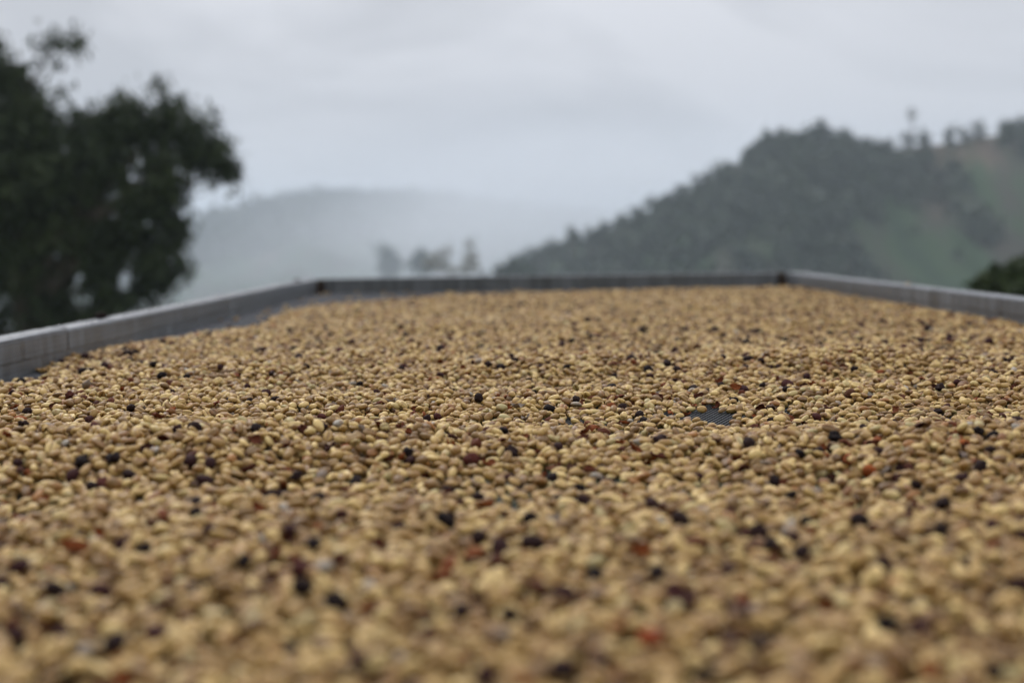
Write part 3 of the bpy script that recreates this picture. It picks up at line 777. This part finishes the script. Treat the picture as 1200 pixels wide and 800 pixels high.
B_rot[flip] = B_rot[flip] @ np.diag([1, -1, -1.0])
qx, qy, qd = project(B_pos)
inframe = (qx > 4) & (qx < 1196) & (qy < 794) & (qy > 300) & (seen > 14)
NAMES = {0: ('coffee_bean', 'bean'), 1: ('dried_cherry', 'coffee cherry'), 2: ('coffee_husk', 'husk')}
single = np.zeros(nb, bool)
SPECIAL = {(1012, 555): 'bright orange red split cherry among pale beans', (1143, 508): 'bigger of two black cherries lying close together', (1162, 510): 'smaller of two black cherries lying close together',
           (773, 512): 'plum brown cherry lying short of the bare net patch', (864, 469): 'black cherry just beyond the bare net patch', (592, 502): 'black cherry among sharp pale beans in the middle of the bed',
           (189, 440): 'black cherry close to the side rail by the bare net gap', (218, 442): 'black cherry second from the side rail by the bare net gap',
           (703, 672): 'single black cherry on softly blurred beans, short of the sharp middle rows', (1050, 733): 'round black cherry out of focus in the near blurred beans'}
spec = {hit(*k): v for k, v in SPECIAL.items()}
def label_of(i, k):
    t_ = tone[i]; where = 'in the blurred near rows' if B_pos[i, 1] < 0.72 else ('in the sharp middle rows' if B_pos[i, 1] < 1.35 else 'towards the end rail')
    if k == 0:
        c_ = 'golden tan' if t_ < 0.3 else 'pale straw coloured' if t_ < 0.82 else 'olive tinged' if t_ < 0.88 else 'amber stained' if t_ < 0.965 else 'greyish'
        return f'{c_} dried coffee bean lying {where} of the bed', f'{c_} beans {where}'
    if k == 1:
        c_ = 'black' if t_ < 0.35 else 'dark plum' if t_ < 0.68 else 'dark red' if t_ < 0.8 else 'brown' if t_ < 0.88 else 'orange red'
        return f'{c_} dried coffee cherry lying {where} among pale beans', f'{c_} cherries {where}'
    c_ = 'dark maroon' if t_ < 0.25 else 'red brown' if t_ < 0.68 else 'grey brown' if t_ < 0.85 else 'silvery white'
    return f'{c_} curled piece of coffee husk lying {where}', f'{c_} husks {where}'
for k in (0, 1, 2):
    idx = np.nonzero((kind == k) & inframe)[0]
    size = seen[idx]**0.5/qd[idx]
    o_ = idx[np.argsort(-size)][:300]
    sp_i = [i for i in spec if i >= 0 and kind[i] == k]
    o_ = np.array(list(dict.fromkeys(list(sp_i)+list(o_)))[:300])
    single[o_] = True
    for i in o_:
        M = Matrix(B_rot[i].tolist()) @ Matrix.Diagonal(Vector(B_scl[i].tolist()))
        o = obj(NAMES[k][0], MESH[k][var[i] % len(MESH[k])])
        o.matrix_world = Matrix.Translation(Vector(B_pos[i].tolist())) @ M.to_4x4()
        lb, gp = label_of(i, k)
        o['category'] = NAMES[k][1]; o['tone'] = float(tone[i])
        if i in spec: o['label'] = spec[i]; o['group'] = 'dried cherries that stand out'
        else: o['label'] = lb; o['group'] = gp

# the remaining beans: too many to count, one object per kind
def scatter(name, ids, k, label, cat):
    me = bpy.data.meshes.new(name); n = len(ids)
    me.vertices.add(n); me.vertices.foreach_set('co', B_pos[ids].astype(np.float32).ravel())
    eul = np.array([Matrix(B_rot[i].tolist()).to_euler()[:] for i in ids], np.float32)
    for nm, ty, key, dat in (('rot', 'FLOAT_VECTOR', 'vector', eul), ('scl', 'FLOAT_VECTOR', 'vector', B_scl[ids].astype(np.float32)),
                             ('tone', 'FLOAT', 'value', tone[ids]), ('var', 'INT', 'value', (var[ids] % len(MESH[k])).astype(np.int32))):
        me.attributes.new(nm, ty, 'POINT').data.foreach_set(key, dat.ravel())
    o = obj(name, me, kind='stuff', label=label, category=cat)
    ng = bpy.data.node_groups.new(name, 'GeometryNodeTree')
    ng.interface.new_socket('Geometry', in_out='INPUT', socket_type='NodeSocketGeometry')
    ng.interface.new_socket('Geometry', in_out='OUTPUT', socket_type='NodeSocketGeometry')
    gi, go = ng.nodes.new('NodeGroupInput'), ng.nodes.new('NodeGroupOutput'); jn = ng.nodes.new('GeometryNodeJoinGeometry')
    def named(nm, ty):
        a = ng.nodes.new('GeometryNodeInputNamedAttribute'); a.data_type = ty; a.inputs['Name'].default_value = nm
        return a.outputs['Attribute']
    for v in range(len(MESH[k])):
        src = next(q for q in S.objects if q.type == 'MESH' and q.data == MESH[k][v])
        oi = ng.nodes.new('GeometryNodeObjectInfo'); oi.transform_space = 'ORIGINAL'; oi.inputs['Object'].default_value = src
        ip = ng.nodes.new('GeometryNodeInstanceOnPoints')
        cmp_ = ng.nodes.new('FunctionNodeCompare'); cmp_.data_type = 'INT'; cmp_.operation = 'EQUAL'
        ng.links.new(named('var', 'INT'), [q for q in cmp_.inputs if q.type == 'INT'][0]); [q for q in cmp_.inputs if q.type == 'INT'][1].default_value = v
        ng.links.new(gi.outputs[0], ip.inputs['Points']); ng.links.new(cmp_.outputs[0], ip.inputs['Selection'])
        ng.links.new(oi.outputs['Geometry'], ip.inputs['Instance'])
        e2r = ng.nodes.new('FunctionNodeEulerToRotation'); ng.links.new(named('rot', 'FLOAT_VECTOR'), e2r.inputs[0])
        ng.links.new(e2r.outputs[0], ip.inputs['Rotation']); ng.links.new(named('scl', 'FLOAT_VECTOR'), ip.inputs['Scale'])
        ng.links.new(ip.outputs[0], jn.inputs[0])
    ng.links.new(jn.outputs[0], go.inputs[0])
    md = o.modifiers.new('scatter', 'NODES'); md.node_group = ng
rest = used & ~single
scatter('coffee_beans', np.nonzero(rest & (kind == 0))[0], 0, 'deep layer of pale tan coffee beans spread over the drying bed', 'beans')
scatter('dried_cherries', np.nonzero(rest & (kind == 1))[0], 1, 'small dark dried coffee cherries scattered far off through the bean layer', 'coffee cherries')
scatter('coffee_husks', np.nonzero(rest & (kind == 2))[0], 2, 'curled red brown husk scraps scattered through the bean layer', 'husks')

# sheet under the visible beans, coloured dark to paint shade into the gaps
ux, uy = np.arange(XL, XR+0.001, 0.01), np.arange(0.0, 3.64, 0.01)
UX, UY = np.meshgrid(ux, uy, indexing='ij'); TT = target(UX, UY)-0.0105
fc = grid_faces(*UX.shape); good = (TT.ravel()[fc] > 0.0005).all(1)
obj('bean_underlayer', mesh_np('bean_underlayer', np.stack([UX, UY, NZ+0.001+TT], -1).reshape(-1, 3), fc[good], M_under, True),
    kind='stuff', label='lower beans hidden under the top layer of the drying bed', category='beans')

# single stray things on the rails
def stray(k, v, loc, tone_, label, yaw, sc_=1.0):
    o = obj(NAMES[k][0], MESH[k][v]); o.location = loc; o.rotation_euler = (0, 0, yaw); o.scale = (sc_*1.3, sc_, sc_*0.9)
    o['label'] = label; o['category'] = NAMES[k][1]; o['tone'] = tone_
stray(0, 0, (XR+0.012, 2.565, zt+0.0025), 0.6, 'single pale bean lying on top of the metal side rail', 0.6)
stray(1, 1, (XL-0.020, 1.79, zt+0.004), 0.1, 'dark dried cherry lying on top of the wet side rail', 0.3, 1.25)

# ------------------------------------------------------------------ air
hz = bpy.data.materials.new('haze_air'); hz.use_nodes = True
t = hz.node_tree; t.nodes.clear(); pv = t.nodes.new('ShaderNodeVolumePrincipled'); ot = t.nodes.new('ShaderNodeOutputMaterial')
pv.inputs['Color'].default_value = (0.78, 0.87, 0.98, 1); pv.inputs['Density'].default_value = 0.0007; pv.inputs['Anisotropy'].default_value = 0.2
t.links.new(pv.outputs[0], ot.inputs['Volume'])
def solid_box(name, x0, x1, y0, y1, z0, z1, m):
    V = [(x, y, z) for z in (z0, z1) for y in (y0, y1) for x in (x0, x1)]
    Fs = [(0, 2, 3, 1), (4, 5, 7, 6), (0, 1, 5, 4), (2, 6, 7, 3), (0, 4, 6, 2), (1, 3, 7, 5)]
    return mesh_np(name, V, Fs, m)
obj('haze', solid_box('haze', -4400, 4400, -4400, 4400, -49, 95, hz), kind='stuff', label='thin grey mist filling the valley air', category='haze')

# low mist lying in the valley between the two hills: it thins out towards its rim and is torn by soft noise
def mist(name, c, radii, dens, seed, label):
    ms = bpy.data.materials.new('valley_mist'); ms.use_nodes = True
    t = ms.node_tree; t.nodes.clear(); pv = t.nodes.new('ShaderNodeVolumePrincipled'); ot = t.nodes.new('ShaderNodeOutputMaterial')
    pv.inputs['Color'].default_value = (0.88, 0.91, 0.95, 1); pv.inputs['Anisotropy'].default_value = 0.2
    ge = t.nodes.new('ShaderNodeNewGeometry'); sb = t.nodes.new('ShaderNodeVectorMath'); sb.operation = 'SUBTRACT'; sb.inputs[1].default_value = c
    tc = t.nodes.new('ShaderNodeVectorMath'); tc.operation = 'DIVIDE'; tc.inputs[1].default_value = radii
    t.links.new(ge.outputs['Position'], sb.inputs[0]); t.links.new(sb.outputs[0], tc.inputs[0])
    ln = t.nodes.new('ShaderNodeVectorMath'); ln.operation = 'LENGTH'; t.links.new(tc.outputs[0], ln.inputs[0])
    mr = t.nodes.new('ShaderNodeMapRange'); mr.interpolation_type = 'SMOOTHSTEP'; t.links.new(ln.outputs['Value'], mr.inputs['Value'])
    mr.inputs['From Min'].default_value, mr.inputs['From Max'].default_value = 0.15, 0.97
    mr.inputs['To Min'].default_value, mr.inputs['To Max'].default_value = 1.0, 0.0
    no = t.nodes.new('ShaderNodeTexNoise'); no.noise_dimensions = '4D'; no.inputs['W'].default_value = seed
    no.inputs['Scale'].default_value = 2.2; no.inputs['Detail'].default_value = 3; t.links.new(tc.outputs[0], no.inputs['Vector'])
    nr_ = t.nodes.new('ShaderNodeMapRange'); t.links.new(no.outputs[0], nr_.inputs['Value'])
    nr_.inputs['From Min'].default_value, nr_.inputs['From Max'].default_value = 0.33, 0.66
    nr_.inputs['To Min'].default_value, nr_.inputs['To Max'].default_value = 0.1*dens, 1.6*dens
    mu = t.nodes.new('ShaderNodeMath'); mu.operation = 'MULTIPLY'; t.links.new(mr.outputs[0], mu.inputs[0]); t.links.new(nr_.outputs[0], mu.inputs[1])
    t.links.new(mu.outputs[0], pv.inputs['Density']); t.links.new(pv.outputs[0], ot.inputs['Volume'])
    V, Fs = ell_grid(36, 20)
    o = obj(name, mesh_np(name, V, Fs, ms, True), kind='stuff', label=label, category='mist')
    o.location = c; o.scale = radii
mist('mist', (50, 790, 14), (280, 170, 80), 0.0085, 1.3, 'white bank of mist drifting between the two hills')
mist('mist', (-70, 650, -22), (240, 140, 56), 0.0030, 4.7, 'thin torn mist lying low before the far hill')
